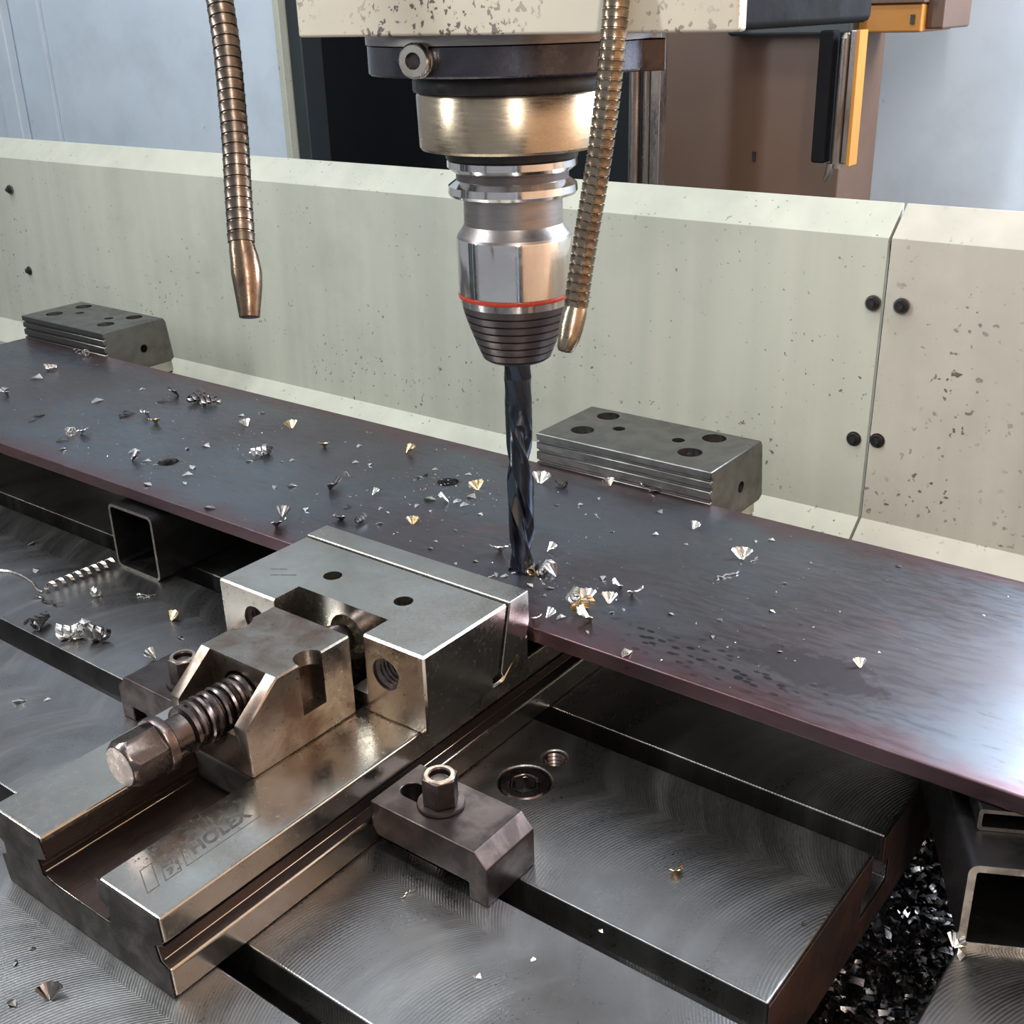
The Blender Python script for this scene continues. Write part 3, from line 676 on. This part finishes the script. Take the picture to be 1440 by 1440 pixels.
def chip(u, v, kind, size, mat='chip', z=0.0, rx=None, rz=None):
    p = Zp(u, v, z); var = random.randrange(4)
    o = bpy.data.objects.new(NAMES[kind][0], chip_mesh(kind, var, mat)); COL.objects.link(o)
    k = size * (1.55 if kind in ('fan', 'curl') else 1.25); o.scale = (k, k, k * (1 if kind in ('fan', 'curl') else random.uniform(.8, 1.3)))
    o.rotation_euler = (0, 0, random.uniform(0, 6.28) if rz is None else rz)
    if rx:
        o.rotation_euler.x = rx
        bpy.context.view_layer.update()
        lo = min((o.rotation_euler.to_matrix() @ Vector(q.co) * k).z for q in o.data.vertices) / S
        p = p + Vector((0, 0, -lo))
    o.location = (p + Vector((0, 0, .05))) * S
    if z < 0: where = 'on the table left of the vise' if p.x < -80 else 'on the table beyond the chip gap' if p.x > 250 else 'on the table near the clamped rail'
    elif p.xy.length < 45: where = 'beside the drill tip'
    elif (p.xy - Vector((-117, 75))).length < 48: where = 'around the drilled hole nearer the drill'
    elif (p.xy - Vector((-305, -5))).length < 55: where = 'around the drilled hole farther from the drill'
    elif p.y > 108: where = 'along the plate edge next to the fixed jaws'
    elif p.x > 75: where = 'on the plate between drill and oily smear'
    elif p.x > 0: where = 'on the plate in front of the drill'
    elif p.x < -400: where = 'on the plate end by the far jaw'
    elif p.x < -180: where = 'on the plate between the two drilled holes'
    else: where = 'on the plate behind the movable jaw'
    tag(o, '%s %s chip %s' % (NAMES[kind][1], TONE[mat], where), 'metal chip', '%s %s chips %s' % (TONE[mat], NAMES[kind][1], where))
    return o
G, K = 'chip_gold', 'chip_dark'
L_ = [(53, 533, 'flake', 9), (71, 521, 'curl', 6), (6, 549, 'flake', 9), (12, 556, 'fan', 7), (137, 565, 'flake', 9), (55, 585, 'flake', 7, K), (45, 592, 'flake', 6, K), (100, 614, 'curl', 7), (114, 611, 'fan', 7), (88, 620, 'flake', 7, K), (88, 632, 'flake', 5),
 (210, 585, 'fan', 7), (220, 595, 'fan', 7, G), (180, 582, 'flake', 8, K), (172, 586, 'flake', 6, K), (232, 565, 'flake', 9, K), (252, 556, 'fan', 9, K), (276, 566, 'curl', 9, K), (292, 570, 'curl', 8, K), (283, 567, 'flake', 6), (308, 566, 'flake', 5), (200, 548, 'flake', 4), (340, 585, 'flake', 4.5), (348, 600, 'fan', 6), (369, 581, 'flake', 4), (411, 603, 'fan', 6.5, G),
 (189, 636, 'flake', 7), (185, 648, 'fan', 7, K), (207, 649, 'flake', 5), (263, 632, 'flake', 4), (291, 628, 'flake', 6), (271, 658, 'flake', 6), (264, 669, 'flake', 6), (207, 682, 'flake', 6), (260, 680, 'flake', 4), (373, 628, 'flake', 6), (366, 643, 'curl', 8), (376, 640, 'curl', 6, K), (350, 649, 'flake', 4), (396, 650, 'flake', 3), (411, 648, 'flake', 3.5), (457, 628, 'fan', 6, G), (410, 684, 'flake', 5), (386, 686, 'flake', 4), (294, 715, 'flake', 7), (396, 728, 'fan', 7, K), (388, 740, 'fan', 7, K), (430, 717, 'flake', 4.5), (463, 688, 'fan', 9, K), (479, 730, 'fan', 5, K), (115, 494, 'flake', 8), (122, 500, 'curl', 6), (105, 492, 'flake', 5),
 (505, 628, 'flake', 4), (571, 638, 'fan', 7, G), (500, 651, 'flake', 4), (520, 654, 'flake', 4), (489, 668, 'sliver', 8), (523, 697, 'fan', 5), (590, 672, 'flake', 4), (598, 668, 'flake', 4, K), (612, 661, 'flake', 3.5), (659, 668, 'flake', 4), (672, 690, 'fan', 6.5, G), (632, 706, 'fan', 7), (643, 706, 'flake', 5), (603, 703, 'flake', 7), (586, 712, 'flake', 4), (653, 711, 'flake', 5), (664, 700, 'flake', 6), (676, 724, 'flake', 3.5), (605, 719, 'flake', 3), (545, 721, 'flake', 3), (535, 716, 'flake', 3), (580, 738, 'fan', 5, G), (534, 737, 'flake', 3.5), (506, 735, 'curl', 5, K), (482, 731, 'fan', 5.5, K), (640, 746, 'flake', 2.5), (488, 714, 'flake', 5, K), (605, 772, 'flake', 3), (613, 762, 'flake', 2.5), (676, 676, 'flake', 4), (662, 684, 'flake', 4),
 (759, 681, 'fan', 8), (790, 686, 'curl', 5.5, K), (858, 684, 'fan', 5.5), (910, 686, 'fan', 5), (921, 692, 'flake', 7), (749, 701, 'flake', 4), (840, 727, 'sliver', 7), (928, 721, 'flake', 4.5), (842, 702, 'flake', 3.5), (860, 748, 'flake', 2.5), (816, 710, 'flake', 3), (783, 711, 'flake', 3), (922, 752, 'flake', 3),
 (704, 775, 'fan', 8), (769, 777, 'fan', 6), (698, 809, 'flake', 4), (690, 811, 'sliver', 5), (711, 811, 'flake', 3.5), (747, 808, 'curl', 5, G), (758, 807, 'flake', 6), (768, 806, 'curl', 6), (783, 812, 'fan', 7, K), (772, 828, 'flake', 4), (765, 838, 'flake', 3), (745, 824, 'flake', 4), (668, 790, 'flake', 3), (641, 793, 'flake', 2.5), (755, 797, 'flake', 4, K), (762, 819, 'sliver', 6),
 (848, 813, 'flake', 5), (874, 827, 'fan', 5.5), (888, 836, 'fan', 6.5), (809, 848, 'curl', 8), (824, 848, 'fan', 7), (818, 859, 'curl', 7, G), (832, 873, 'fan', 8), (856, 850, 'fan', 6), (860, 862, 'flake', 3), (749, 872, 'fan', 5), (767, 870, 'fan', 5.5), (789, 869, 'flake', 4.5), (877, 858, 'flake', 2.5), (881, 920, 'flake', 6), (826, 889, 'flake', 3), (943, 864, 'flake', 3),
 (974, 745, 'fan', 5), (1043, 788, 'fan', 7), (1060, 788, 'sliver', 7), (1022, 810, 'sliver', 14), (965, 766, 'flake', 2.5), (1085, 760, 'flake', 3.5), (1063, 762, 'flake', 3), (1210, 940, 'fan', 4.5), (1096, 917, 'flake', 2.5), (1002, 896, 'flake', 3), (1013, 873, 'flake', 3), (1085, 860, 'flake', 3), (1103, 821, 'flake', 2.5), (1264, 797, 'flake', 3, K), (1140, 792, 'flake', 2)]
for c in L_:
    chip(c[0], c[1], c[2], c[3], c[4] if len(c) > 4 else 'chip')
T_ = [(48, 765, 'flake', 7), (51, 803, 'flake', 6), (136, 839, 'curl', 6), (57, 882, 'curl', 9, K), (118, 878, 'flake', 7), (98, 898, 'curl', 9), (112, 897, 'curl', 8), (138, 901, 'curl', 10, K), (240, 873, 'fan', 6, G), (253, 898, 'flake', 4), (220, 927, 'fan', 7), (195, 836, 'flake', 4), (66, 846, 'sliver', 22, K), (27, 987, 'flake', 6), (67, 984, 'flake', 3), (948, 1224, 'fan', 4, G), (672, 1374, 'flake', 3), (575, 1256, 'sliver', 7), (70, 1408, 'fan', 6, K), (22, 1355, 'flake', 3, K), (45, 1335, 'flake', 2.5), (18, 1412, 'flake', 4, K), (205, 838, 'sliver', 10), (1130, 1300, 'flake', 2.5), (1340, 1333, 'fan', 5), (1352, 1342, 'flake', 6), (750, 1350, 'flake', 2), (845, 1310, 'flake', 2)]
for c in T_:
    chip(c[0], c[1], c[2], c[3], c[4] if len(c) > 4 else 'chip', ZT)
# long twisted chip and a pale wire chip on the table left of the vise
a, c = Zp(160, 796, ZT), Zp(66, 832, ZT); d = (c - a); n = 150; bm = B(); A = []; Bv = []
u = d.normalized(); vv = Vector((0, 0, 1)).cross(u)
for i in range(n + 1):
    t = i / n; an = 2 * PI * 8 * t; r = 3.6 * (1 - .25 * t); p = a + d * t + Vector((0, 0, 3.7))
    A.append(bm.verts.new(p + (vv * math.cos(an) + Vector((0, 0, 1)) * math.sin(an)) * r)); an += .5
    Bv.append(bm.verts.new(p + u * 2.6 + (vv * math.cos(an) + Vector((0, 0, 1)) * math.sin(an)) * r * .8))
for i in range(n): bm.faces.new((A[i], A[i + 1], Bv[i + 1], Bv[i]))
mk('spiral_chip', solid(bm, .25), 'chip', tags=('long spiral chip lying on the table beside the square tube', 'metal chip'))
pts = [Zp(*p, ZT + .8) for p in ((-6, 802), (12, 803), (28, 808), (40, 815), (47, 820), (53, 829), (60, 832))]
mk('wire_chip', sweep(B(), spline(pts, 8), .8, 6), 'chip', tags=('long pale wire chip snaking over the table left of the vise', 'metal chip'))
# fine swarf, too small and too many to count
bm = B()
def speck(u, v, s, z=0):
    p = Zp(u, v, z) + Vector((0, 0, .15)); a = random.uniform(0, 6.28)
    q = [bm.verts.new(p + Vector((s * k * math.cos(a + w_), s * k * math.sin(a + w_), random.uniform(0, .6) * s))) for k, w_ in ((1, 0), (.5, 2.0), (.8, 3.6))]
    bm.faces.new(q)
for cx, cy, sx_, sy_, n in ((630, 680, 45, 16, 150), (745, 812, 45, 14, 70), (230, 580, 60, 22, 90), (235, 650, 40, 14, 80), (300, 620, 190, 60, 260), (830, 800, 110, 60, 90), (600, 720, 120, 40, 110), (1080, 850, 130, 60, 60), (60, 560, 60, 30, 50)):
    for i in range(n):
        u = random.gauss(cx, sx_); v = random.gauss(cy, sy_); p = Zp(u, v, 0)
        if PY0 + 3 < p.y < PY1 - 3 and p.x > PX0 + 5 and not (JX0 - 5 < p.x < JX1 + 3 and p.y < -44): speck(u, v, random.uniform(.3, 1.1))
tag(mk('fine_swarf', bm, 'chip'), 'fine bright swarf sprinkled over the dark plate', 'swarf', kind='stuff')
